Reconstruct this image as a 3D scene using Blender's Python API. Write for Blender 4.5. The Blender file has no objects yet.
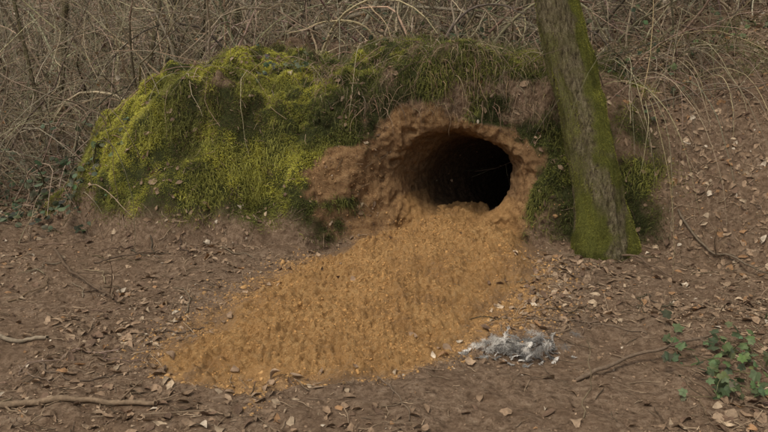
import bpy, math, numpy as np
rng=np.random.default_rng(7)
sc=bpy.context.scene
# ---------------------------------------------------------------- noise
def hsh(ix,iy,iz,seed):
    n=(ix*374761393+iy*668265263+iz*2147483647+seed*974634777)&0xffffffff
    n=((n^(n>>13))*1274126177)&0xffffffff
    n=((n^(n>>16))*668265263)&0xffffffff
    return ((n>>8)&0xffff)/65535.0
def n3(x,y,z,seed=0):
    x=np.asarray(x,float);y=np.asarray(y,float);z=np.asarray(z,float)+0*x
    ix=np.floor(x).astype(np.int64);iy=np.floor(y).astype(np.int64);iz=np.floor(z).astype(np.int64)
    fx=x-ix;fy=y-iy;fz=z-iz
    fx=fx*fx*(3-2*fx);fy=fy*fy*(3-2*fy);fz=fz*fz*(3-2*fz)
    r=0
    for a in (0,1):
        for b in (0,1):
            for c in (0,1):
                r=r+hsh(ix+a,iy+b,iz+c,seed)*(fx if a else 1-fx)*(fy if b else 1-fy)*(fz if c else 1-fz)
    return r*2-1
def fbm(x,y,z,s,o=4,seed=0,g=.5):
    r=0;a=1;f=s
    for i in range(o):
        r=r+a*n3(x*f+i*17.3,y*f-i*9.1,z*f+i*5.7,seed+i); a*=g; f*=2.03
    return r
def ss(a,b,x):
    t=np.clip((x-a)/(b-a),0,1); return t*t*(3-2*t)
# ---------------------------------------------------------------- terrain fn
tx=np.linspace(-8,8,3201)
def table(xs,vs,sig=.10):
    v=np.interp(tx,xs,vs); k=int(sig/0.005); g=np.exp(-.5*(np.arange(-3*k,3*k+1)/k)**2); g/=g.sum()
    return np.convolve(np.pad(v,3*k,mode='edge'),g,'valid')
X_=[-2.75,-2.42,-2.0,-1.5,-1.0,-.5,-.2,.2,.5,.9,1.2,1.5,1.9,2.4,3.5,6]
T_yf=table(X_,[1.1,.9,.72,.56,.54,.60,.68,.74,.76,.72,.60,.56,.3,-.2,-.8,-1.0])
T_w =table(X_,[.8,1.0,1.2,1.25,1.2,1.0,.75,.55,.5,.5,.55,.7,1.4,2.3,3.2,4.0])
T_H =table(X_,[0,.40,.84,1.10,1.19,1.17,1.18,1.25,1.28,1.23,1.19,1.13,1.18,1.25,1.5,2.2])
def base_h(x,y):
    z0=0*x
    h=.03*fbm(x,y,z0,1.1,3,5)+.014*fbm(x,y,z0,5,3,8)+.011*fbm(x,y,z0,17,3,9)
    h=h+5.0*ss(6.0,26,y)+6*ss(22,70,np.abs(y))*(y>0)
    return h
def mound(x,y):
    z0=0*x
    wx=x+.14*fbm(x,y,z0,1.7,2,21); wy=y+(.07+.07*ss(0,-.8,x))*fbm(x,y,z0,2.3,3,22)
    yf=np.interp(wx,tx,T_yf);w=np.interp(wx,tx,T_w);H=np.interp(wx,tx,T_H)
    s=np.clip((wy-yf)/w,0,1); p=1-(1-s)**2.05
    return H*p, s
def hgt(x,y):
    m,s=mound(x,y); z0=0*x
    wL=.6+.8*ss(.3,-.5,x)
    bump=ss(0,.2,s)*wL*(.08*fbm(x,y,z0,2.4,2,31)+.055*fbm(x,y,z0,6,2,33)+.035*np.abs(fbm(x,y,z0,11,2,32)))*ss(-2.75,-2.3,x)
    return base_h(x,y)+m+bump*(y<30)
# sand heap
ys_=[-1.50,-1.42,-1.25,-1.0,-.57,-.1,.3,.6,.9,1.6]
c_=[-.46,-.45,-.38,-.24,-.04,.12,.28,.40,.48,.6]
w_=[.05,.26,.50,.66,.77,.72,.61,.48,.40,.38]
hf_=[.0,.020,.038,.058,.083,.105,.125,.13,.110,.06]
def heap(x,y):
    z0=0*x
    u=np.abs(x+.10*fbm(x,y,z0,2.5,4,41)-np.interp(y,ys_,c_))/np.interp(y,ys_,w_)
    m=np.minimum(1-u,(y+1.50+.12*fbm(x,y,z0,3,3,43))*2.5)
    hh=np.where(m>0,np.interp(y,ys_,hf_)*np.clip(1-(1-np.clip(m,0,1))**1.7,0,1),m*.10)
    return m,hh
# ---------------------------------------------------------------- mesh helpers
def mk(name,V,F,mat,attrs=None,smooth=True,parent=None,cols=None):
    V=np.ascontiguousarray(V,dtype=np.float32);F=np.ascontiguousarray(F,dtype=np.int32)
    me=bpy.data.meshes.new(name); k=F.shape[1]
    me.vertices.add(len(V)); me.vertices.foreach_set('co',V.ravel())
    me.loops.add(F.size); me.loops.foreach_set('vertex_index',F.ravel())
    me.polygons.add(len(F)); me.polygons.foreach_set('loop_start',np.arange(0,F.size,k,dtype=np.int32))
    me.polygons.foreach_set('use_smooth',np.full(len(F),smooth))
    me.update(calc_edges=True)
    for n,a in (attrs or {}).items():
        at=me.attributes.new(n,'FLOAT','POINT'); at.data.foreach_set('value',np.ascontiguousarray(a,dtype=np.float32))
    if cols is not None:
        at=me.color_attributes.new('Col','FLOAT_COLOR','POINT')
        c=np.ones((len(V),4),np.float32); c[:,:3]=cols; at.data.foreach_set('color',c.ravel())
    me.materials.append(mat)
    ob=bpy.data.objects.new(name,me); sc.collection.objects.link(ob)
    if parent: ob.parent=parent
    return ob
def empty(name):
    e=bpy.data.objects.new(name,None); sc.collection.objects.link(e); return e
def merge(parts):
    V=[];F=[];C=[];o=0
    for p in parts:
        V.append(p[0]);F.append(p[1]+o);C.append(p[2]);o+=len(p[0])
    return np.concatenate(V),np.concatenate(F),np.concatenate(C)
def nrm(v): return v/np.maximum(np.linalg.norm(v,axis=-1,keepdims=True),1e-9)
def frames(n,rng=rng):
    r=nrm(rng.normal(size=n.shape)); t=nrm(np.cross(n,r)); b=np.cross(n,t); return t,b
def tubes(P,R,sides=5,col=None):
    N,K,_=P.shape
    T=np.gradient(P,axis=1); T=nrm(T)
    ref=np.tile(nrm(rng.normal(size=(N,1,3))),(1,K,1))
    A=nrm(np.cross(T,ref)); B=np.cross(T,A)
    a=np.linspace(0,2*np.pi,sides,endpoint=False)
    V=P[:,:,None,:]+R[:,:,None,None]*(np.cos(a)[None,None,:,None]*A[:,:,None,:]+np.sin(a)[None,None,:,None]*B[:,:,None,:])
    idx=np.arange(N*K*sides).reshape(N,K,sides)
    i0=idx[:,:-1,:];i1=idx[:,1:,:]
    F=np.stack([i0,np.roll(i0,-1,2),np.roll(i1,-1,2),i1],-1).reshape(-1,4)
    C=np.zeros((N*K*sides,3)) if col is None else np.repeat(col,K*sides,axis=0)
    return V.reshape(-1,3),F,C
def leaves(pos,nor,L,W,col,curl=.5,prof=None,rows=6,dirs=None):
    N=len(pos)
    t=np.linspace(0,1,rows)
    pw=np.sin(np.pi*t**.85)**.8; pw[0]=.04;pw[-1]=.02
    T,B=frames(nor)
    cu=rng.normal(0,curl,(N,1)); cup=rng.normal(.25,.4,(N,1)); tw=rng.normal(0,.35,(N,1))
    s=np.array([-1,0,1.])
    tt=(t-.5)[None,:]
    xl=L[:,None]*tt; zl=L[:,None]*cu*(tt**2*1.6-.1)
    wig=1+rng.normal(0,.18,(N,rows))
    wl=(W[:,None]*pw[None,:]*.5*wig)
    V=pos[:,None,None,:]+T[:,None,None,:]*xl[:,:,None,None]+B[:,None,None,:]*(wl[:,:,None]*s)[...,None]*np.cos(cup)[:,:,None,None] \
      +nor[:,None,None,:]*(zl[:,:,None]+np.abs(s)*wl[:,:,None]*np.sin(cup)[:,:,None]+s*wl[:,:,None]*(tw*tt*2)[:,:,None])[...,None]
    idx=np.arange(N*rows*3).reshape(N,rows,3)
    F=np.stack([idx[:,:-1,:-1],idx[:,1:,:-1],idx[:,1:,1:],idx[:,:-1,1:]],-1).reshape(-1,4)
    C=np.repeat(col,rows*3,axis=0)*(1+rng.normal(0,.06,(N*rows*3,1)))
    return V.reshape(-1,3),F,np.clip(C,0,1)
def blades(pos,d,L,W,col,droop=.3):
    N=len(pos); side=nrm(np.cross(d,rng.normal(size=(N,3))))
    up=np.array([0,0,1.])
    P0=pos;P1=pos+d*L[:,None]*.55;P2=pos+d*L[:,None]*.95-up*(L*droop)[:,None]
    w=W[:,None]*.5*side
    V=np.stack([P0-w,P0+w,P1+w*.8,P1-w*.8,P2+w*.12,P2-w*.12],1).reshape(-1,3)
    i=np.arange(N)[:,None]*6
    F=np.concatenate([i+np.array([[0,1,2,3]]),i+np.array([[3,2,4,5]])])
    C=np.repeat(col[:,None,:],6,1)
    return V,F,np.clip(C.reshape(-1,3),0,1)
def sample(V,F,w,n):
    q=V[F]; nn=np.cross(q[:,2]-q[:,0],q[:,3]-q[:,1]); ar=.5*np.linalg.norm(nn,axis=1); nn=nrm(nn)
    p=ar*w[F].mean(1); p=np.maximum(p,0);p/=p.sum()
    k=rng.choice(len(F),n,p=p); a=rng.random((n,1));b=rng.random((n,1)); f=q[k]
    P=f[:,0]*(1-a)*(1-b)+f[:,1]*a*(1-b)+f[:,2]*a*b+f[:,3]*(1-a)*b
    return P,nn[k]
import bmesh
def lumps(n_proto=8,sub=1):
    out=[]
    for i in range(n_proto):
        bm=bmesh.new(); bmesh.ops.create_icosphere(bm,subdivisions=sub+1,radius=1)
        v=np.array([x.co[:] for x in bm.verts]);f=np.array([[x.index for x in p.verts] for p in bm.faces]);bm.free()
        v=v*(1+.5*fbm(v[:,0],v[:,1],v[:,2],1.7,3,100+i*7)[:,None])
        v=v*rng.uniform(.6,1.25,(1,3)); out.append((v,f))
    return out
def scatter(protos,pos,nor,S,col):
    parts=[];N=len(pos);k=rng.integers(0,len(protos),N)
    for i,(v,f) in enumerate(protos):
        m=np.where(k==i)[0]
        if len(m)==0: continue
        r=nrm(rng.normal(size=(len(m),3))); r2=nrm(np.cross(r,rng.normal(size=(len(m),3)))); r3=np.cross(r,r2)
        R=np.stack([r,r2,r3],1)
        W=np.einsum('vi,nij->nvj',v,R)*S[m][:,None,None]+pos[m][:,None,:]
        FF=(f[None]+(np.arange(len(m))*len(v))[:,None,None]).reshape(-1,3)
        parts.append((W.reshape(-1,3),FF,np.repeat(col[m],len(v),axis=0)))
    return merge(parts)
# ---------------------------------------------------------------- materials
def newmat(name,rough=.9,spec=.15):
    m=bpy.data.materials.new(name);m.use_nodes=True;nt=m.node_tree;b=nt.nodes['Principled BSDF']
    b.inputs['Roughness'].default_value=rough
    b.inputs['Specular IOR Level'].default_value=spec
    return m,nt,b
def N_(nt,t,**k):
    n=nt.nodes.new(t)
    for a,v in k.items(): setattr(n,a,v)
    return n
def noise(nt,co,scale,detail=8,rough=.6):
    n=N_(nt,'ShaderNodeTexNoise'); n.inputs['Scale'].default_value=scale;n.inputs['Detail'].default_value=detail;n.inputs['Roughness'].default_value=rough
    nt.links.new(co,n.inputs['Vector']); return n.outputs['Fac']
def ramp(nt,fac,stops):
    r=N_(nt,'ShaderNodeValToRGB'); e=r.color_ramp.elements
    while len(e)<len(stops): e.new(.5)
    for i,(p,c) in enumerate(stops): e[i].position=p;e[i].color=(*c,1) if len(c)==3 else c
    nt.links.new(fac,r.inputs[0]); return r.outputs[0]
def mix(nt,f,a,b,mode='MIX'):
    m=N_(nt,'ShaderNodeMix',data_type='RGBA',blend_type=mode)
    if isinstance(f,(int,float)): m.inputs[0].default_value=f
    else: nt.links.new(f,m.inputs[0])
    for s,v in ((6,a),(7,b)):
        if isinstance(v,tuple): m.inputs[s].default_value=(*v,1)
        else: nt.links.new(v,m.inputs[s])
    return m.outputs[2]
def mth(nt,op,a,b=None,clamp=False):
    m=N_(nt,'ShaderNodeMath',operation=op,use_clamp=clamp)
    for i,v in enumerate((a,b)):
        if v is None: continue
        if isinstance(v,(int,float)): m.inputs[i].default_value=v
        else: nt.links.new(v,m.inputs[i])
    return m.outputs[0]
def attr(nt,n):
    a=N_(nt,'ShaderNodeAttribute',attribute_name=n); return a
def bump(nt,b,h,dist,strength=1,prev=None):
    n=N_(nt,'ShaderNodeBump'); n.inputs['Distance'].default_value=dist;n.inputs['Strength'].default_value=strength
    nt.links.new(h,n.inputs['Height'])
    if prev is not None: nt.links.new(prev,n.inputs['Normal'])
    nt.links.new(n.outputs[0],b.inputs['Normal']); return n.outputs[0]
def ground_mat():
    m,nt,b=newmat('soil');co=N_(nt,'ShaderNodeTexCoord').outputs['Object']
    nf=noise(nt,co,34,12,.76);nm=noise(nt,co,3.2,6,.6);nh=noise(nt,co,130,5,.7)
    soil=ramp(nt,nf,[(.34,(.09,.055,.033)),(.46,(.245,.16,.10)),(.56,(.37,.255,.165)),(.68,(.52,.38,.26))])
    soil=mix(nt,ramp(nt,nm,[(.38,(0,0,0)),(.65,(.5,.5,.5))]),soil,(.21,.13,.077))
    clay=ramp(nt,nf,[(.34,(.14,.07,.03)),(.47,(.36,.20,.088)),(.60,(.50,.305,.145)),(.76,(.60,.40,.21))])
    clay=mix(nt,ramp(nt,nm,[(.38,(0,0,0)),(.66,(.7,.7,.7))]),clay,(.25,.15,.078))
    sand=ramp(nt,nf,[(.3,(.34,.175,.062)),(.5,(.54,.30,.118)),(.7,(.64,.39,.175))])
    mos=ramp(nt,nf,[(.3,(.022,.023,.010)),(.55,(.07,.075,.025)),(.75,(.16,.165,.045))])
    tunnel_shade=ramp(nt,nf,[(.35,(.035,.022,.013)),(.6,(.10,.062,.034))])  # dark brown that paints shade into the deep tunnel
    def msk(name):
        a=attr(nt,name).outputs['Fac']
        v=mth(nt,'ADD',a,mth(nt,'MULTIPLY',mth(nt,'SUBTRACT',nf,.5),1.3))
        v=mth(nt,'ADD',v,mth(nt,'MULTIPLY',mth(nt,'SUBTRACT',nm,.5),.7))
        return ramp(nt,v,[(.2,(0,0,0)),(.8,(1,1,1))])
    c=mix(nt,msk('clay'),soil,clay);c=mix(nt,msk('sand'),c,sand);c=mix(nt,msk('moss'),c,mos)
    c=mix(nt,attr(nt,'tunnel_shade').outputs['Fac'],c,tunnel_shade)
    nt.links.new(c,b.inputs['Base Color'])
    p=bump(nt,b,nf,.06,1.0);bump(nt,b,nh,.012,1.0,p);return m
def sand_mat():
    m,nt,b=newmat('sand');co=N_(nt,'ShaderNodeTexCoord').outputs['Object']
    nf=noise(nt,co,44,12,.78);nm=noise(nt,co,4.5,6,.65);nh=noise(nt,co,170,5,.7)
    sand=ramp(nt,nf,[(.36,(.34,.175,.062)),(.48,(.55,.305,.117)),(.62,(.68,.42,.185))])
    sand=mix(nt,ramp(nt,nm,[(.44,(0,0,0)),(.66,(.5,.5,.5))]),sand,(.44,.228,.083))
    e=attr(nt,'edge').outputs['Fac']
    v=mth(nt,'ADD',e,mth(nt,'MULTIPLY',mth(nt,'SUBTRACT',nf,.5),2.4))
    v=mth(nt,'ADD',v,mth(nt,'MULTIPLY',mth(nt,'SUBTRACT',nm,.5),2.0))
    sand=mix(nt,ramp(nt,v,[(.10,(0,0,0)),(1,(.95,.95,.95))]),sand,(.29,.185,.108))
    nt.links.new(sand,b.inputs['Base Color'])
    p=bump(nt,b,nf,.07,1.0);bump(nt,b,nh,.010,1.0,p);return m
def col_mat(name,rough=.8,spec=.2,nscale=60,namt=.35,trans=0,bd=.0):
    m,nt,b=newmat(name,rough,spec);co=N_(nt,'ShaderNodeTexCoord').outputs['Object']
    a=attr(nt,'Col').outputs['Color'];nf=noise(nt,co,nscale,5)
    g=ramp(nt,nf,[(.3,(1-namt,)*3),(.7,(1+namt*.4,)*3)])
    c=mix(nt,1.0,a,g,'MULTIPLY');nt.links.new(c,b.inputs['Base Color'])
    if bd: bump(nt,b,nf,bd,.7)
    if trans:
        t=N_(nt,'ShaderNodeBsdfTranslucent');nt.links.new(c,t.inputs[0])
        ms=N_(nt,'ShaderNodeMixShader');ms.inputs[0].default_value=trans
        nt.links.new(b.outputs[0],ms.inputs[1]);nt.links.new(t.outputs[0],ms.inputs[2])
        nt.links.new(ms.outputs[0],nt.nodes['Material Output'].inputs[0])
    return m
def bark_mat():
    m,nt,b=newmat('bark');tc=N_(nt,'ShaderNodeTexCoord').outputs['Object']
    mp=N_(nt,'ShaderNodeMapping');mp.inputs['Scale'].default_value=(1,1,.35);nt.links.new(tc,mp.inputs[0])
    n1=noise(nt,mp.outputs[0],46,12,.8);n2=noise(nt,tc,9,7,.75);n3_=noise(nt,tc,120,5,.75)
    c=ramp(nt,n1,[(.38,(.035,.026,.014)),(.47,(.18,.14,.08)),(.55,(.34,.28,.165)),(.68,(.52,.46,.30))])
    c=mix(nt,ramp(nt,n2,[(.46,(0,0,0)),(.58,(.55,.55,.55))]),c,(.20,.18,.07))
    c=mix(nt,ramp(nt,n3_,[(.38,(.6,.6,.6)),(.5,(0,0,0))]),c,(.05,.038,.02))
    v=mth(nt,'ADD',attr(nt,'moss').outputs['Fac'],mth(nt,'MULTIPLY',mth(nt,'SUBTRACT',n1,.5),1.4))
    ms=ramp(nt,n3_,[(.3,(.06,.062,.018)),(.7,(.26,.26,.055))])
    c=mix(nt,ramp(nt,v,[(.35,(0,0,0)),(.7,(1,1,1))]),c,ms)
    nt.links.new(c,b.inputs['Base Color']);p=bump(nt,b,n1,.12,1);bump(nt,b,n3_,.015,1,p);return m
M_ground=ground_mat();M_sand=sand_mat();M_bark=bark_mat()
M_clod=col_mat('clod_earth',.95,.1,90,.3,0,.006)
M_leaf=col_mat('dead_leaf',.75,.25,70,.4,.12,.002)
M_green=col_mat('green_leaf',.6,.25,50,.4,.2)
M_moss=col_mat('moss_fibre',.85,.1,8,.25,.3)
M_wood=col_mat('twig_wood',.85,.15,60,.45,0,.003)
M_feather=col_mat('feather',.7,.2,60,.15,.25)
# ---------------------------------------------------------------- ground sheet
def axis(a,b,st,lo,hi,g=1.13):
    c=list(np.arange(a,b,st)); s=st;v=c[-1];r=[]
    while v<hi: s*=g; v+=s; r.append(v)
    s=st;v=c[0];l=[]
    while v>lo: s*=g; v-=s; l.append(v)
    return np.array(l[::-1]+c+r)
BX0,BX1,BY0,BY1,BZ0,BZ1=-.9,1.9,-.02,2.9,-.25,1.65
xs=axis(-3.4,4.0,.013,-90,90);ys=axis(-2.3,3.2,.013,-40,90)
XX,YY=np.meshgrid(xs,ys,indexing='ij');ZZ=hgt(XX.ravel(),YY.ravel()).reshape(XX.shape)
def dclay(x,y,z): return np.sqrt(((x-.34)/np.where(x>.34,.58,.68))**2+((z-.36)/.45)**2+((y-.75)/.75)**2)
def masks(P):
    x,y,z=P.T
    hm,hh=heap(x,y)
    m,s=mound(x,y)
    sand=np.clip(ss(-.5,.3,hm)*(z<.25)*ss(1.8,1.2,y),0,1)*(y<2)*(y>-1.8)
    dal=dclay(x,y,z)+.42*fbm(x,y,z,3.6,4,51)
    clay=ss(1.35,.75,dal)*(y>.2)*(y<2.7)
    inm=ss(.02,.15,s)*(m>.08)
    pn=fbm(x,y,z,2.6,3,61)
    rightfade=ss(2.0,1.55,x+.2*pn)
    moss=inm*rightfade*ss(-2.65,-2.4,x)*(1-ss(.3,.85,clay))*ss(2.6,2.1,y)
    p4=fbm(x,y,z,4.5,4,66)
    moss=moss*np.where(x<-.15,ss(-1.0,-.3,pn+.4*p4+.25)*ss(.0,.22,z+.14*pn),ss(-.55,.25,.55*pn+.6*p4+.15*ss(.6,1.1,z)))
    base=ss(.55,.2,np.hypot((x-1.48),(y-.5)))*(z>.02)
    moss=np.clip(np.maximum(moss,base*ss(-.6,0,pn)),0,1)
    return sand,clay,moss
VG=np.stack([XX.ravel(),YY.ravel(),ZZ.ravel()],1)
idx=np.arange(len(VG)).reshape(XX.shape)
FG=np.stack([idx[:-1,:-1],idx[1:,:-1],idx[1:,1:],idx[:-1,1:]],-1)
cx0=XX[:-1,:-1];cx1=XX[1:,:-1];cy0=YY[:-1,:-1];cy1=YY[:-1,1:]
inside=(cx0>BX0+.02)&(cx1<BX1-.02)&(cy0>BY0+.02)&(cy1<BY1-.02)
FG=FG[~inside].reshape(-1,4)
sa,cl,mo=masks(VG)
mk('ground',VG,FG,M_ground,{'sand':sa,'clay':cl,'moss':mo,'tunnel_shade':0*sa})
# ---------------------------------------------------------------- burrow (surface nets)
hs=.0135
gx=np.arange(BX0,BX1,hs);gy=np.arange(BY0,BY1,hs);gz=np.arange(BZ0,BZ1,hs)
HX,HY=np.meshgrid(gx,gy,indexing='ij');HH=hgt(HX.ravel(),HY.ravel()).reshape(HX.shape)
g0,g1=np.gradient(HH,hs);sl=1/np.sqrt(1+np.minimum(g0**2+g1**2,16))
F=(gz[None,None,:]-HH[:,:,None])*sl[:,:,None]
X3=gx[:,None,None];Y3=gy[None,:,None];Z3=gz[None,None,:]
def smax(a,b,k):
    h=np.clip(.5+.5*(a-b)/k,0,1); return b*(1-h)+a*h+k*h*(1-h)
win=(ss(BX0+.1,BX0+.4,gx)*ss(BX1-.1,BX1-.4,gx))[:,None]*(ss(BY0+.1,BY0+.4,gy)*ss(BY1-.1,BY1-.5,gy))[None,:]
de=(np.sqrt(((X3-.30)/.68)**2+((Y3-.56)/.42)**2+((Z3-.30)/.62)**2)-1)*.42
de=np.maximum(de,.03-Z3)
F=smax(F,-de,.20)
yv=gy
tcx=np.interp(yv,[.5,.8,1.1,1.5,2.0,2.5],[.42,.46,.54,.76,1.14,1.5]);tcz=np.interp(yv,[.5,.8,1.1,1.5,2.0,2.5],[.38,.39,.38,.30,.13,.0])
trx=np.interp(yv,[.5,.8,.95,1.15,1.6,2.5],[.56,.49,.44,.375,.31,.28]);trz=np.interp(yv,[.5,.8,.95,1.15,1.6,2.5],[.38,.35,.33,.31,.25,.2])
c3=lambda a:a[None,:,None]
wob=.014*n3((X3*4+0*Z3+0*Y3),(Y3*4+0*X3+0*Z3),(Z3*4+0*X3+0*Y3),71)
dt=(np.sqrt(((X3-c3(tcx))/c3(trx))**2+((Z3-c3(tcz))/c3(trz))**2)-1)*.3+wob
dt=np.maximum(dt,np.maximum(Y3-2.5,.5-Y3)); 
F=smax(F,-dt,.08)
band=np.abs(F)<.14
ii=np.where(band);bx,by,bz=gx[ii[0]],gy[ii[1]],gz[ii[2]]
ndis=(.055*fbm(bx,by,bz,4.5,2,81)+.026*np.abs(fbm(bx,by,bz,14,2,82)))*win[ii[0],ii[1]]
nsm=.010*fbm(bx,by,bz,34,2,83)*win[ii[0],ii[1]]
neart=ss(.10,.0,dt[ii])
F[ii]+=ndis*(1-.65*neart)*(.6+.4*ss(1.5,.9,dclay(bx,by,bz)))+nsm
def nets(F,org,h):
    s=F<0
    c=[s[a:F.shape[0]-1+a,b:F.shape[1]-1+b,d:F.shape[2]-1+d] for a in (0,1) for b in (0,1) for d in (0,1)]
    sm=sum(x.astype(np.int8) for x in c);act=(sm>0)&(sm<8)
    I=np.stack(np.where(act),1);id_=-np.ones(act.shape,np.int64);id_[act]=np.arange(len(I))
    corners=[(a,b,d) for a in (0,1) for b in (0,1) for d in (0,1)]
    acc=np.zeros((len(I),3));cnt=np.zeros(len(I))
    for p in corners:
        for ax in range(3):
            if p[ax]: continue
            q=list(p);q[ax]=1
            A=F[I[:,0]+p[0],I[:,1]+p[1],I[:,2]+p[2]];B=F[I[:,0]+q[0],I[:,1]+q[1],I[:,2]+q[2]]
            m=(A<0)!=(B<0);t=np.where(m,A/np.where(m,A-B,1),0)
            pt=np.tile(np.array(p,float),(len(I),1));pt[:,ax]+=t
            acc+=pt*m[:,None];cnt+=m
    V=(I+acc/cnt[:,None])*h+org
    Q=[]
    for ax in range(3):
        o=[(1,2),(2,0),(0,1)][ax]
        sl0=[slice(None)]*3;sl1=[slice(None)]*3;sl0[ax]=slice(0,-1);sl1[ax]=slice(1,None)
        a=s[tuple(sl0)];b=s[tuple(sl1)];ch=np.stack(np.where(a!=b),1)
        u,v=o
        ok=(ch[:,u]>0)&(ch[:,v]>0)&(ch[:,u]<F.shape[u]-1)&(ch[:,v]<F.shape[v]-1);ch=ch[ok]
        def g(du,dv):
            w=ch.copy();w[:,u]-=du;w[:,v]-=dv;return id_[w[:,0],w[:,1],w[:,2]]
        q=np.stack([g(1,1),g(0,1),g(0,0),g(1,0)],1)
        fl=a[ch[:,0],ch[:,1],ch[:,2]]
        q[~fl]=q[~fl][:,::-1];Q.append(q)
    Q=np.concatenate(Q);Q=Q[(Q>=0).all(1)];return V,Q
VB,FB=nets(F,np.array([gx[0],gy[0],gz[0]]),hs)
sb,cb,mb=masks(VB)
tcxv=np.interp(VB[:,1],yv,tcx);tczv=np.interp(VB[:,1],yv,tcz)
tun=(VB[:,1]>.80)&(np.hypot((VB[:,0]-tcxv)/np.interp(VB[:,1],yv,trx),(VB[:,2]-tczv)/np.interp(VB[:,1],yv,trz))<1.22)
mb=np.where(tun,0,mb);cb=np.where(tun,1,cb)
tunnel_shade=tun*ss(1.0,1.45,VB[:,1]+.10*fbm(VB[:,0],VB[:,1],VB[:,2],4,3,77))  # shade put into the wall colour, growing darker further into the tunnel
mk('burrow',VB,FB,M_ground,{'sand':sb,'clay':cb,'moss':mb,'tunnel_shade':tunnel_shade})
VT=np.concatenate([VG,VB]);FT=np.concatenate([FG,FB+len(VG)])
SA=np.concatenate([sa,sb]);CL=np.concatenate([cl,cb]);MO=np.concatenate([mo,mb]);TU=np.concatenate([np.zeros(len(VG)),tun*1.0])
# ---------------------------------------------------------------- sand heap
hx=np.arange(-1.45,1.3,.0075);hy=np.arange(-1.75,1.5,.0075)
A,B=np.meshgrid(hx,hy,indexing='ij');a=A.ravel();b=B.ravel();hm,hh=heap(a,b)
edge=ss(-.1,.3,hm)
rel=.030*fbm(a,b,0*a,4,3,91)+.024*fbm(a,b,0*a,14,3,92)+.028*np.abs(fbm(a,b,0*a,30,3,93))
gz_=.03*fbm(a,b,0*a,1.1,3,5)+.014*fbm(a,b,0*a,5,3,8)
z=gz_+hh-.004+(.30+.70*edge)*rel
VH=np.stack([a,b,z],1);idx=np.arange(len(VH)).reshape(A.shape)
FH=np.stack([idx[:-1,:-1],idx[1:,:-1],idx[1:,1:],idx[:-1,1:]],-1).reshape(-1,4)
FH=FH[hm[FH].min(1)>-.4]
heap_root=empty('sand_spoil_heap')
mk('heap_surface',VH,FH,M_sand,{'edge':1-ss(-.15,.32,hm)},parent=heap_root)
PR=lumps(10,1)
n=14000
wt=np.clip(hm+.14,0,1)**.3*(b<.8)*(.35+ss(-.3,.6,fbm(a,b,0*a,3,2,95)))
P1,n1=sample(VH,FH,wt,n)
S=np.exp(rng.normal(-5.9,.45,n)).clip(.0016,.011)
cc=np.array([.50,.278,.105])*rng.uniform(.75,1.06,(n,1))
v,f,c=scatter(PR,P1-n1*S[:,None]*.4,n1,S,cc)
mk('sand_clods',v,f,M_clod,cols=c,parent=heap_root)
near=(np.abs(VT[:,0])<3.6)&(VT[:,1]<3)&(VT[:,1]>-2.3)
hmT,_=heap(VT[:,0],VT[:,1])
wt=near*(VT[:,2]<.6)*(1-MO)*(1-TU)*(.3+3*ss(-.8,0,hmT)*(hmT<.1)*(VT[:,1]<.6)+.6*CL*(VT[:,1]<1.1))
n=14000;P2,n2=sample(VT,FT,wt,n)
dh,_=heap(P2[:,0],P2[:,1]);k=rng.random(n)<ss(-.8,.0,dh)*(P2[:,2]<.15)
cc=np.where(k[:,None],np.array([.44,.255,.105]),np.where(P2[:,2:3]>.15,np.array([.33,.195,.095]),np.array([.26,.175,.11])))*rng.uniform(.6,1.2,(n,1))
S=np.exp(rng.normal(-5.6,.5,n)).clip(.0018,.018)
v,f,c=scatter(PR,P2-n2*S[:,None]*.3,n2,S,cc);mk('soil_crumbs',v,f,M_clod,cols=c)
# ---------------------------------------------------------------- moss
n=460000
wt=MO*near*(VT[:,1]<2.5)*np.where(VT[:,0]<-.1,1,.75)
P,nn=sample(VT,FT,wt,n)
cn=fbm(P[:,0],P[:,1],P[:,2],2.2,3,111);cf=fbm(P[:,0],P[:,1],P[:,2],9,3,140)
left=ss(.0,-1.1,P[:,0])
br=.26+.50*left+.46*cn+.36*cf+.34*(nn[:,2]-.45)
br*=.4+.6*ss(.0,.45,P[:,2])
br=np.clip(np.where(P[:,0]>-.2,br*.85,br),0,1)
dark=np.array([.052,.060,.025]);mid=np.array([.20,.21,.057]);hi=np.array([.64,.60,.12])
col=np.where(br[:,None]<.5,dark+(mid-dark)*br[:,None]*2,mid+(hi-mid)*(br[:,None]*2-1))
brn=(rng.random(n)<.10+.30*ss(-.2,-.6,cn));col[brn]=np.array([.21,.145,.08])
col*=rng.uniform(.6,1.35,(n,1))
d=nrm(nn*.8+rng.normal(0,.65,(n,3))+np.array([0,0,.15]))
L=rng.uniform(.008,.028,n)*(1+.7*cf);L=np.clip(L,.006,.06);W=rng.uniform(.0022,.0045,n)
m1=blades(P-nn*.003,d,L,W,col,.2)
n=26000;wt=MO*near*(VT[:,1]<2.4)*ss(-.1,.5,fbm(VT[:,0],VT[:,1],VT[:,2],4,2,151));P,nn=sample(VT,FT,wt,n)
d=nrm(nn*.8+rng.normal(0,.5,(n,3)));c_n=fbm(P[:,0],P[:,1],P[:,2],2.2,3,111)
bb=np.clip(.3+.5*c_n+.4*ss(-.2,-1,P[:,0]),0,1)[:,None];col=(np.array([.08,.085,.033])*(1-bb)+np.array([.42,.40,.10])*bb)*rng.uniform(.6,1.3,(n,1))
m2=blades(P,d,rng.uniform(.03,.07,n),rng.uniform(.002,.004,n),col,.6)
v,f,c=merge([m1,m2]);mk('moss',v,f,M_moss,cols=c,smooth=False)
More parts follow.
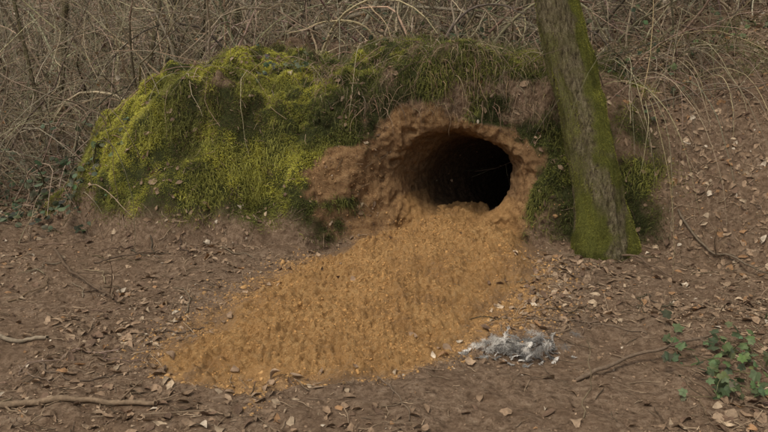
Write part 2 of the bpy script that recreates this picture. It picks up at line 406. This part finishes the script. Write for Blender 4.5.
# ---------------------------------------------------------------- leaf litter
def leafcols(n):
    pal=np.array([[.25,.165,.10],[.31,.205,.125],[.17,.105,.065],[.39,.27,.17],[.48,.355,.23],[.60,.49,.36],[.36,.20,.095]])
    p=np.array([.25,.25,.18,.15,.085,.03,.055]);p/=p.sum()
    return pal[rng.choice(len(pal),n,p=p)]*rng.uniform(.7,1.15,(n,1))
x,y=VT[:,0],VT[:,1]
pn=fbm(x,y,0*x,1.6,3,171)
dens=ss(-.5,.8,pn)**1.5*.9+.08
dens=dens*(1+2.0*ss(.9,2.0,x)*ss(-1.6,-.2,y)+.8*ss(-1.2,-2.0,x))+.5*ss(-.5,.5,pn)*ss(.4,.9,x)*ss(.5,-1,y)+.75*ss(1.4,2.2,x)*ss(-.6,.3,y)
hcut=(1-.97*ss(-.05,.12,hmT)*(y<1.3))
wt=near*dens*hcut*(1-MO)**2*(1-.93*CL)
n=13500;P,nn=sample(VT,FT,wt,n)
nn=nrm(nn+rng.normal(0,.24,(n,3)));nn[nn[:,2]<0]*=-1
L=rng.uniform(.012,.068,n);W=L*rng.uniform(.35,.75,n)
l1=leaves(P+nn*.004,nn,L,W,leafcols(n),.5)
wt=near*(1-TU)*(MO*.3*ss(-.3,.5,fbm(x,y,VT[:,2],3,2,181))+.9*(y>1.5)*(1-MO)+CL*.05*(y<.8))*(x>-3.3)
n=3200;P,nn=sample(VT,FT,wt,n);nn=nrm(nn+rng.normal(0,.35,(n,3)))
L=rng.uniform(.02,.06,n)
l2=leaves(P+nn*.012,nn,L,L*rng.uniform(.4,.7,n),leafcols(n)*.85,.6)
P,nn=sample(VH,FH,(np.clip(.35-hm,0,1)+.02)*(b<.6)*(hm>-.1),60);L=rng.uniform(.03,.06,60)
l3=leaves(P+nn*.012,nrm(nn+rng.normal(0,.2,(60,3))),L,L*.6,leafcols(60)*1.1,.5)
wf=((VT[:,1]>2.8)&(VT[:,1]<15)&(np.abs(x)<10))*1.0
n=16000;P,nn=sample(VT,FT,wf,n);L=rng.uniform(.05,.12,n)
l4=leaves(P+nn*.02,nrm(nn+rng.normal(0,.4,(n,3))),L,L*.6,leafcols(n)*.8,.6)
v,f,c=merge([l1,l2,l3,l4]);mk('leaf_litter',v,f,M_leaf,cols=c)
wt=near*hcut*(1-MO)**2*(1-.9*CL)*(.35+dens)
n=28000;P,nn=sample(VT,FT,wt,n);nn=nrm(nn+rng.normal(0,.35,(n,3)));L=rng.uniform(.005,.018,n)
v,f,c=leaves(P+nn*.003,nn,L,L*rng.uniform(.3,.8,n),leafcols(n),.5,rows=3);mk('leaf_fragments',v,f,M_leaf,cols=c)
wt=near*hcut*(1-MO*.6)*(1-.8*CL)*(.3+dens)*(1-TU)
n=9000;P,nn=sample(VT,FT,wt,n);t,_b=frames(nn)
K=4;Ls=rng.gamma(2.2,.025,n).clip(.02,.28)
s=np.linspace(-.5,.5,K)
PP=P[:,None]+t[:,None]*(s[None,:,None]*Ls[:,None,None])+rng.normal(0,.08,(n,K,3))*Ls[:,None,None]*.5+nn[:,None]*.006
RR=np.full((n,K),1.)*rng.uniform(.0007,.0023,(n,1));
v,f,c=tubes(PP,RR,4,np.array([.25,.18,.115])*rng.uniform(.35,1.9,(n,1)));mk('twig_debris',v,f,M_wood,cols=c)
# ---------------------------------------------------------------- stems generator
def stems(P0,D0,L,R,K=10,wander=.25,grav=0.):
    N=len(P0);P=np.zeros((N,K,3));P[:,0]=P0;d=nrm(D0);bend=rng.normal(0,wander,(N,3))*.5
    for k in range(1,K):
        d=nrm(d+bend/K*2+rng.normal(0,wander/np.sqrt(K),(N,3))+np.array([0,0,-1.])*np.reshape(grav,(-1,1))/K*2)
        P[:,k]=P[:,k-1]+d*(L/(K-1))[:,None]
    s=np.linspace(0,1,K)
    return P,R[:,None]*(1-.75*s[None,:])
def children(P,R,n,lo=.2,hi=1,Lf=(.3,.7),spread=.8,Rf=.6,K=7,wander=.3,grav=0.):
    N,KK,_=P.shape;i=rng.integers(0,N,n);t=rng.uniform(lo,hi,n)*(KK-1.001);k=t.astype(int);fr=(t-k)[:,None]
    p0=P[i,k]*(1-fr)+P[i,k+1]*fr;d=nrm(P[i,k+1]-P[i,k]);L0=np.linalg.norm(P[i,-1]-P[i,0],axis=1)
    d=nrm(d+rng.normal(0,spread,(n,3)));L=L0*rng.uniform(*Lf,n)
    return stems(p0,d,L,R[i,k]*Rf,K,wander,grav)+(i,)
def woodcol(n,base=(.17,.13,.09)):
    g=rng.uniform(.3,1.75,(n,1));return np.clip(np.array(base)*g*(1+rng.normal(0,.06,(n,3))),0,.6)
def thicket(name,n,xr,yr,L,R,nc,nt,lean=.5,grav=.3,tint=(.17,.13,.09),filt=None):
    bx=rng.uniform(*xr,n);by=rng.uniform(*yr,n)
    if filt is not None:
        k=filt(bx,by);bx=bx[k];by=by[k];n=len(bx)
    p=np.stack([bx,by,hgt(bx,by)-.03],1);d=np.stack([rng.normal(0,lean,n),rng.normal(0,lean*.8,n),np.ones(n)],1)
    P,Rr=stems(p,d,rng.uniform(*L,n),np.exp(rng.uniform(np.log(R[0]),np.log(R[1]),n)),12,.5,rng.uniform(0,grav*3,n))
    parts=[tubes(P,Rr,5,woodcol(n,tint))]
    C,RC,_i=children(P,Rr,nc,.15,.95,(.25,.6),.7,.6,K=8,wander=.5,grav=.2);parts.append(tubes(C,RC,4,woodcol(nc,tint)))
    D,RD,_i=children(C,RC,nt,.1,1,(.3,.7),.7,.6,K=6,wander=.4);RD=np.maximum(RD,.0010);parts.append(tubes(D,RD,3,woodcol(nt,tint)))
    vs=merge(parts);mk(name,vs[0],vs[1],M_wood,cols=vs[2]);return P,C,D
T1=thicket('shrub_thicket',520,(-5.5,5.5),(2.3,5.0),(.9,2.6),(.003,.017),3400,8000,.55,.5,tint=(.31,.25,.165))
T2=thicket('woodland_undergrowth',1000,(-9,9),(4.2,12),(1.4,4.2),(.007,.034),4400,9000,.30,.2,tint=(.27,.225,.15))
T3=thicket('bramble_thicket',260,(-4.6,-1.9),(1.4,3.6),(.6,2.4),(.003,.013),1400,3200,.75,.8,tint=(.26,.205,.135),filt=lambda x,y:(x<-2.5)|(y>1.9))
D=np.concatenate([T1[2].reshape(-1,3),T2[2].reshape(-1,3)]);m_=4200;k=rng.integers(0,len(D),m_);nn=nrm(rng.normal(size=(m_,3)));L=rng.uniform(.02,.06,m_)
v,f,c=leaves(D[k],nn,L,L*.6,leafcols(m_),.6);mk('dead_foliage',v,f,M_leaf,cols=c)
# ---------------------------------------------------------------- arching stems and hanging rootlets over bank
def ground_pts(xr,yr,n):
    x=rng.uniform(*xr,n);y=rng.uniform(*yr,n);return np.stack([x,y,hgt(x,y)],1)
parts=[]
def nohole(P,R):
    Q=P; bad=((Q[:,:,0]>-.15)&(Q[:,:,0]<1.05)&(Q[:,:,2]<.80)&(Q[:,:,1]>-.6)).any(1); return P[~bad],R[~bad]
n=230;p=ground_pts((-1.8,2.6),(1.25,2.0),n);d=np.stack([rng.normal(.15,.7,n),rng.uniform(-1.2,-.1,n),rng.uniform(.2,.9,n)],1)
P,R=stems(p,d,rng.uniform(.3,1.0,n),rng.uniform(.0012,.004,n),12,.4,rng.uniform(.6,2.0,n));P,R=nohole(P,R);parts.append(tubes(P,R,4,woodcol(len(P),(.30,.23,.15))))
n=70;p=ground_pts((-3.2,-2.0),(1.0,1.9),n);d=np.stack([rng.normal(.4,.5,n),rng.uniform(-1.2,-.1,n),rng.uniform(.3,1.3,n)],1)
P,R=stems(p,d,rng.uniform(.5,1.4,n),rng.uniform(.0015,.005,n),14,.35,rng.uniform(.8,1.8,n));parts.append(tubes(P,R,5,woodcol(n,(.24,.185,.12))))
n=120;p=ground_pts((1.5,2.5),(.9,1.9),n);d=np.stack([rng.normal(.15,.5,n),rng.uniform(-1.2,-.1,n),rng.uniform(.3,1.1,n)],1)
P,R=stems(p,d,rng.uniform(.6,1.7,n),rng.uniform(.0015,.0045,n),14,.3,rng.uniform(.9,2.0,n));parts.append(tubes(P,R,4,woodcol(n,(.30,.235,.15))))
p=ground_pts((-.5,1.3),(.85,1.4),1700);p=p[p[:,2]>.85];n=len(p)
d=np.stack([rng.normal(0,.6,n),rng.uniform(-1.1,-.2,n),rng.uniform(-.2,.6,n)],1)
P,R=stems(p,d,rng.uniform(.05,.30,n),rng.uniform(.0008,.0028,n),9,.6,rng.uniform(1,3,n))
ok=P[:,:,2].min(1)>.69;P=P[ok];R=R[ok];parts.append(tubes(P,R,4,woodcol(len(P),(.22,.155,.095))))
v,f,c=merge(parts);mk('hanging_roots',v,f,M_wood,cols=c)
n=5000;wt=near*((y>1.05)&(y<2.8)&(x>-.7)&(x<3.2)&(VT[:,2]>.90))*(.2+ss(.0,.6,fbm(x,y,0*x,2.3,2,211)))*(1-TU)
P,nn=sample(VT,FT,wt*(1-CL),n);d=nrm(nn*.6+rng.normal(0,.6,(n,3))+[0,-.3,.2]);L=rng.uniform(.05,.20,n)
col=np.where(rng.random((n,1))<.5,np.array([.38,.31,.17]),np.array([.17,.19,.06]))*rng.uniform(.5,1.2,(n,1))
v,f,c=blades(P,d,L,rng.uniform(.002,.005,n),col,.5);mk('dry_grass',v,f,M_moss,cols=c,smooth=False)
# ---------------------------------------------------------------- fallen sticks
def stick(pts,r,name,col,lift=.0,branch=0,K=26):
    pts=np.array(pts,float);q=np.linspace(0,1,len(pts));s=np.linspace(0,1,K)
    px=np.interp(s,q,pts[:,0])+.024*fbm(s*3,0*s,0*s+pts[0,0],1.5,2,5);py=np.interp(s,q,pts[:,1])+.03*fbm(s*3,0*s+9,0*s+pts[0,1],1.5,2,6)
    lf=np.interp(s,q,pts[:,2]) if pts.shape[1]>2 else 0
    P=np.stack([px,py,hgt(px,py)+r*.8+lift+lf],1)[None];R=(r*(1-.45*s)*(1+.12*fbm(s*20,0*s,0*s,1,2,3)))[None]
    parts=[tubes(P,R,9,np.array([col]))]
    if branch:
        C,RC,_i=children(P,R,branch,.3,1,(.12,.35),.55,.5,K=7,wander=.3);C[:,:,2]=np.maximum(C[:,:,2],hgt(C[:,:,0].ravel(),C[:,:,1].ravel()).reshape(C.shape[:2])+.004)
        parts.append(tubes(C,RC,5,np.repeat([col],branch,0)*.9))
    v,f,c=merge(parts);mk(name,v,f,M_wood,cols=c)
br=(.23,.16,.10);gy_=(.28,.22,.15)
stick([(-1.75,-1.74),(-1.46,-1.66),(-1.2,-1.58),(-.88,-1.60)],.016,'fallen_branch',br,branch=4)
stick([(-1.95,-1.02),(-1.75,-1.03),(-1.56,-1.0)],.014,'fallen_branch',gy_)
stick([(-2.08,.36),(-1.85,.0),(-1.7,-.2),(-1.43,-.5)],.010,'fallen_branch',(.12,.08,.05),lift=.025,branch=3)
stick([(-1.10,-.87),(-.98,-.88),(-.86,-.80)],.006,'fallen_branch',(.13,.09,.06))
stick([(-1.75,.15),(-1.6,.25),(-1.45,.42,)],.006,'fallen_branch',(.13,.09,.06),lift=.02,branch=2)
stick([(.80,-1.40,.0),(1.0,-1.28,.03),(1.25,-1.15,.05),(1.56,-1.0,.03)],.009,'fallen_branch',(.17,.12,.08),branch=6)
stick([(.74,-1.74,0),(.75,-1.68,.12),(.76,-1.60,.28)],.003,'fallen_branch',(.2,.15,.09))
stick([(1.44,.35,.02),(1.58,.18,.03),(1.7,-.05,.02)],.0075,'fallen_branch',(.15,.10,.065))
stick([(.72,-.75),(.95,-.72),(1.25,-.9)],.0055,'fallen_branch',(.17,.12,.08),branch=4)
stick([(-.05,-1.35),(.05,-1.5),(.10,-1.75)],.0045,'fallen_branch',(.17,.12,.08),branch=2)
stick([(-1.45,-1.30),(-1.3,-1.42),(-1.05,-1.35)],.005,'fallen_branch',(.13,.09,.06),branch=2)
stick([(1.9,.5,.02),(2.15,.1,.05),(2.3,-.3,.03)],.008,'fallen_branch',(.16,.12,.08),branch=4)
stick([(1.75,.9,.02),(2.2,.95,.08),(2.9,.7,.05)],.007,'fallen_branch',(.17,.13,.09),branch=5)
for i in range(55):
    x0=rng.choice([rng.uniform(-2.3,-1.0),rng.uniform(.6,2.6)]);y0=rng.uniform(-1.85,.6);a_=rng.uniform(0,6.3);l=rng.uniform(.12,.45)
    stick([(x0,y0),(x0+l*.5*math.cos(a_),y0+l*.5*math.sin(a_)),(x0+l*math.cos(a_+.3),y0+l*math.sin(a_+.3))],rng.uniform(.002,.0045),'twig',tuple(woodcol(1,(.19,.135,.088))[0]),lift=.006,branch=2,K=12)
# ---------------------------------------------------------------- tree
def tree(name,path,r0,r1,seed,sides=80,K=300,flare=True,mossy=True,limbs=9):
    root=empty(name)
    path=np.array(path,float);q=path[:,2];z=np.linspace(q[0],q[-1],K)
    px=np.interp(z,q,path[:,0]);py=np.interp(z,q,path[:,1])
    ker=np.ones(9)/9;px=np.convolve(np.pad(px,4,mode='edge'),ker,'valid');py=np.convolve(np.pad(py,4,mode='edge'),ker,'valid')
    s=(z-z[0])/(z[-1]-z[0]);r=r0*(1-s)+r1*s
    a=np.linspace(0,2*np.pi,sides,endpoint=False);Zg,Ag=np.meshgrid(z,a,indexing='ij')
    cs,sn=np.cos(Ag),np.sin(Ag);hz=Zg-.05
    fl=np.exp(-np.clip(hz,0,9)/.20)*(.26+.18*np.cos(3*Ag+.6)+.10*np.cos(5*Ag)) if flare else 0
    R=r[:,None]*(1+fl+.14*fbm(cs*.8,sn*.8,Zg,1.6,2,seed)+.10*fbm(cs*2,sn*2,Zg*1.1,3.0,3,seed+3)+.12*np.abs(fbm(cs*6,sn*6,Zg*2.6,1.6,3,seed+5)))
    V=np.stack([px[:,None]+R*cs,py[:,None]+R*sn,Zg],-1).reshape(-1,3)
    idx=np.arange(K*sides).reshape(K,sides);i0=idx[:-1];i1=idx[1:]
    Fq=np.stack([i0,np.roll(i0,-1,1),np.roll(i1,-1,1),i1],-1).reshape(-1,4)
    pn=fbm(V[:,0],V[:,1],V[:,2],3.2,4,seed+9)
    C=cs.ravel()
    ms=np.clip(ss(.05,.75,C+.6*pn-.02)*.95+ss(.6,.05,V[:,2])*ss(-.4,.5,pn+.1)+.5*ss(.5,1.1,-C+.6*pn),0,1)*ss(3.5,2,V[:,2]) if mossy else np.zeros(len(V))
    mk('trunk',V,Fq,M_bark,{'moss':ms},parent=root)
    if mossy:
        n=60000;w=ms*(V[:,2]<2.5);P,nn=sample(V,Fq,w**1.5,n);cf=fbm(P[:,0],P[:,1],P[:,2],9,3,seed+20)
        bb=np.clip(.45+.5*cf+.1*nn[:,2],0,1)[:,None];col=(np.array([.06,.065,.024])*(1-bb)+np.array([.46,.44,.09])*bb)*rng.uniform(.6,1.2,(n,1))
        d=nrm(nn+rng.normal(0,.6,(n,3)));v,f,c=blades(P-nn*.002,d,rng.uniform(.005,.016,n),rng.uniform(.0015,.003,n),col,.3);mk('trunk_moss',v,f,M_moss,cols=c,smooth=False,parent=root)
    zt=rng.uniform(.5,1,limbs);k=(zt*(K-1)).astype(int);p=np.stack([px[k],py[k],z[k]],1)
    d=np.stack([rng.normal(0,1,limbs),rng.normal(0,1,limbs),rng.uniform(.5,1.2,limbs)],1)
    P,R=stems(p,d,rng.uniform(1.2,2.6,limbs),r[k]*.5,12,.35);pt=[tubes(P,R,7,woodcol(limbs,(.2,.165,.10)))]
    P0=np.stack([px[-1],py[-1],z[-1]])[None];Pt,Rt=stems(P0-[0,0,.05],np.array([[.1,.1,1.]]),np.array([2.5]),np.array([r1*1.02]),12,.25);pt.append(tubes(Pt,Rt,12,woodcol(1,(.2,.165,.10))))
    C2,R2,_i=children(np.concatenate([P,Pt]),np.concatenate([R,Rt]),limbs*9,.2,1,(.25,.6),.6,.55,K=8);pt.append(tubes(C2,R2,5,woodcol(len(C2),(.2,.16,.10))))
    C3,R3,_i=children(C2,R2,limbs*30,.1,1,(.3,.7),.6,.6,K=6);pt.append(tubes(C3,R3,3,woodcol(len(C3),(.2,.16,.10))))
    v,f,c=merge(pt);mk('limbs',v,f,M_wood,cols=c,parent=root)
tree('tree',[(1.43,.42,-.15),(1.41,.44,.1),(1.36,.50,.45),(1.29,.58,.8),(1.21,.68,1.15),(1.10,.78,1.6),(.95,.9,2.3),(.88,1.0,3.4),(.95,1.1,4.6)],.148,.09,300)
for (bx_,by_,r,lx) in [(-2.9,6.0,.045,.3),(2.2,7.5,.06,-.2),(-.6,8.5,.07,.1),(4.6,9.0,.09,.3),(-5.2,8.2,.08,.2),(.9,6.2,.035,-.4),(3.2,5.2,.04,.3),(-1.7,5.0,.03,-.3),(1.9,3.6,.025,.25),(-3.9,4.6,.035,.6),(-2.6,3.4,.022,.9),(-3.3,3.2,.02,-.5)]:
    z0=float(hgt(np.array([bx_]),np.array([by_]))[0])-.1
    tree('tree',[(bx_,by_,z0),(bx_+lx*.4,by_,z0+1.5),(bx_+lx,by_+.1,z0+4)],r,r*.6,int(400+bx_*7),14,40,False,False,6)
# ---------------------------------------------------------------- leafy plants
def ivy_proto(kind=0):
    if kind==0: a=np.radians([0,28,52,80,118,150,180,210,242,280,308,332]);r=np.array([1.,.62,.82,.55,.72,.6,.32,.6,.72,.55,.82,.62])
    else: a=np.radians(np.arange(0,360,30));r=np.array([1.,.82,.66,.6,.58,.55,.5,.55,.58,.6,.66,.82])
    v=np.stack([r*np.cos(a)*.5,r*np.sin(a)*.5,-.10*r*np.abs(np.sin(a))-.08*np.clip(np.cos(a),0,1)],1);v=np.vstack([[0,0,0],v]);m=len(a)
    f=np.array([[0,1+i,1+(i+1)%m] for i in range(m)]);return v,f
def leafy(name,pos,nor,S,col,kind=0,parent=None):
    v,f=ivy_proto(kind);T,B=frames(nor);N=len(pos)
    W=pos[:,None]+(v[None,:,0,None]*T[:,None]+v[None,:,1,None]*B[:,None]+v[None,:,2,None]*nor[:,None])*S[:,None,None]
    FF=(f[None]+(np.arange(N)*len(v))[:,None,None]).reshape(-1,3)
    return mk(name,W.reshape(-1,3),FF,M_green,cols=np.repeat(col,len(v),axis=0)*1.0,smooth=False,parent=parent)
def plant(name,c,rad,nst,nl,size,L=(.15,.4),kind=0,tone=(.05,.085,.022),up=.6):
    root=empty(name);c=np.array(c)
    xy=c[:2]+np.clip(rng.normal(0,rad*.5,(nst,2)),-rad,rad);p=np.column_stack([xy,hgt(xy[:,0],xy[:,1])])
    d=np.column_stack([rng.normal(0,.8,(nst,2)),np.full(nst,up)]);P,R=stems(p,d,rng.uniform(*L,nst),rng.uniform(.001,.0022,nst),9,.5,.5)
    P[:,:,2]=np.maximum(P[:,:,2],hgt(P[:,:,0].ravel(),P[:,:,1].ravel()).reshape(P.shape[:2])+.006)
    v,f,cc=tubes(P,R,4,woodcol(nst,(.15,.12,.06)));mk('stems',v,f,M_wood,cols=cc,parent=root)
    i=rng.integers(0,nst,nl);k=rng.integers(2,9,nl);q=P[i,k]+rng.normal(0,.015,(nl,3))+[0,0,.008]
    nor=nrm(rng.normal(0,.5,(nl,3))+[0,-.35,1]);S=rng.uniform(.6,1.2,nl)*size
    col=np.array(tone)*rng.uniform(.5,1.6,(nl,1))*(1+rng.normal(0,.1,(nl,3)))
    leafy('leaves',q,nor,S,np.clip(col,0,1),kind,root)
plant('ivy_plant',(1.50,-1.22),.17,24,95,.065,(.12,.32),0,(.10,.13,.055))
plant('ivy_plant',(1.34,-1.47),.13,14,44,.058,(.1,.25),0,(.10,.13,.055))
plant('bramble_plant',(-2.7,1.3),.5,40,230,.07,(.2,.6),1,(.07,.085,.045))
plant('bramble_plant',(-2.25,1.1),.25,22,90,.07,(.2,.6),1,(.08,.10,.05))
plant('bramble_plant',(-3.2,2.2),.7,50,260,.08,(.3,.8),1,(.07,.08,.045))
plant('ivy_plant',(-.75,1.45),.16,12,40,.06,(.12,.3),0,(.10,.125,.07))
plant('ivy_plant',(1.75,1.15),.35,26,90,.055,(.2,.5),0,(.08,.10,.045))
plant('ivy_plant',(2.6,1.9),.5,26,110,.06,(.2,.5),0,(.09,.11,.045))
plant('bramble_plant',(.6,2.3),.9,50,200,.06,(.3,.8),1,(.07,.08,.038))
# ---------------------------------------------------------------- feathers
def feathers(n,cx_,cy_,sx,sy):
    nb=22;parts=[]
    x0=cx_+rng.normal(0,sx,n);y0=cy_+rng.normal(0,sy,n);L=rng.uniform(.035,.10,n)
    d=nrm(np.stack([rng.normal(-.4,1,n),rng.normal(0,.6,n),rng.normal(0,.22,n)],1))
    r2=((x0-cx_)/sx)**2+((y0-cy_)/sy)**2
    z0=hgt(x0,y0)+.012+rng.uniform(0,.06,n)*np.exp(-r2*.4)
    p=np.stack([x0,y0,z0],1);P,R=stems(p,d,L,np.full(n,.0009),10,.4,.5)
    P[:,:,2]=np.maximum(P[:,:,2],hgt(P[:,:,0].ravel(),P[:,:,1].ravel()).reshape(P.shape[:2])+.006)
    g=rng.choice([.14,.28,.50,.72,.85],n,p=[.2,.22,.2,.2,.18])[:,None]*np.array([1,.93,.83])
    parts.append(tubes(P,R,3,np.clip(g*1.2+.08,0,.7)))
    nor=nrm(rng.normal(0,.5,(n,3))+[0,-.2,1])
    for sgn in (-1,1):
        for j in range(nb):
            t=.12+.86*j/nb;kk=t*9;k0=int(min(kk,8));fr=kk-k0
            q=P[:,k0]*(1-fr)+P[:,k0+1]*fr;tg=nrm(P[:,k0+1]-P[:,k0]);sd=nrm(np.cross(nor,tg))*sgn
            ll=L*(.24*np.sin(np.pi*min(1,t*.9+.08))**.7)*rng.uniform(.7,1.2,n)
            dd=nrm(sd*1.0+tg*.9+rng.normal(0,.16,(n,3)))
            parts.append(blades(q,dd,ll,L*.05,g*rng.uniform(.8,1.15,(n,1)),.05))
    return merge(parts)
fr_=empty('feather_pile')
v,f,c=feathers(70,.60,-1.09,.095,.055);mk('plumes',v,f,M_feather,cols=c,smooth=False,parent=fr_)
v,f,c=feathers(16,.62,-1.11,.17,.09);mk('loose_plumes',v,f,M_feather,cols=c,smooth=False,parent=fr_)
n=6500;nc_=60;ct=np.stack([.60+rng.normal(0,.09,nc_),-1.09+rng.normal(0,.05,nc_)],1);k=rng.integers(0,nc_,n);xy=ct[k]+rng.normal(0,.010,(n,2))
p=np.column_stack([xy,hgt(xy[:,0],xy[:,1])+.012+rng.random(nc_)[k]*.05]);d=nrm(rng.normal(0,1,(n,3))+[0,0,.1])
g=rng.choice([.25,.55,.82],nc_,p=[.35,.35,.3])[k][:,None]*np.array([1,.93,.83])
v,f,c=blades(p,d,rng.uniform(.010,.028,n),rng.uniform(.0006,.0014,n),g,.2);mk('down',v,f,M_feather,cols=c,smooth=False,parent=fr_)
# ---------------------------------------------------------------- light, camera
w=bpy.data.worlds.new("World");sc.world=w;w.use_nodes=True;nt=w.node_tree
sky=nt.nodes.new('ShaderNodeTexSky');sky.sky_type='NISHITA';sky.sun_disc=False
EL,AZ=60,-40
sky.sun_elevation=math.radians(EL);sky.sun_rotation=math.radians(180-AZ)
sky.air_density=1.0;sky.dust_density=4.0;sky.ozone_density=.5
hsv=nt.nodes.new('ShaderNodeHueSaturation');hsv.inputs['Saturation'].default_value=.1
nt.links.new(sky.outputs[0],hsv.inputs['Color']);bg=nt.nodes['Background'];nt.links.new(hsv.outputs[0],bg.inputs[0]);bg.inputs[1].default_value=.15
sl_=bpy.data.lights.new('sun','SUN');sl_.energy=1.5;sl_.angle=math.radians(10);sl_.color=(1,.90,.74)
so=bpy.data.objects.new('sun',sl_);sc.collection.objects.link(so)
from mathutils import Vector
sd=Vector((math.sin(math.radians(AZ))*math.cos(math.radians(EL)),-math.cos(math.radians(AZ))*math.cos(math.radians(EL)),math.sin(math.radians(EL))))
so.rotation_euler=sd.to_track_quat('Z','Y').to_euler()
cam=bpy.data.cameras.new('camera');cam.lens=35;cam.sensor_width=36;cam.clip_end=400;cam.clip_start=.05
co=bpy.data.objects.new('camera',cam);sc.collection.objects.link(co);co.location=(0,-4.2,1.4);co.rotation_euler=(math.radians(90-14),0,0)
sc.camera=co
sc.view_settings.view_transform='Standard';sc.view_settings.look='None';sc.view_settings.exposure=0
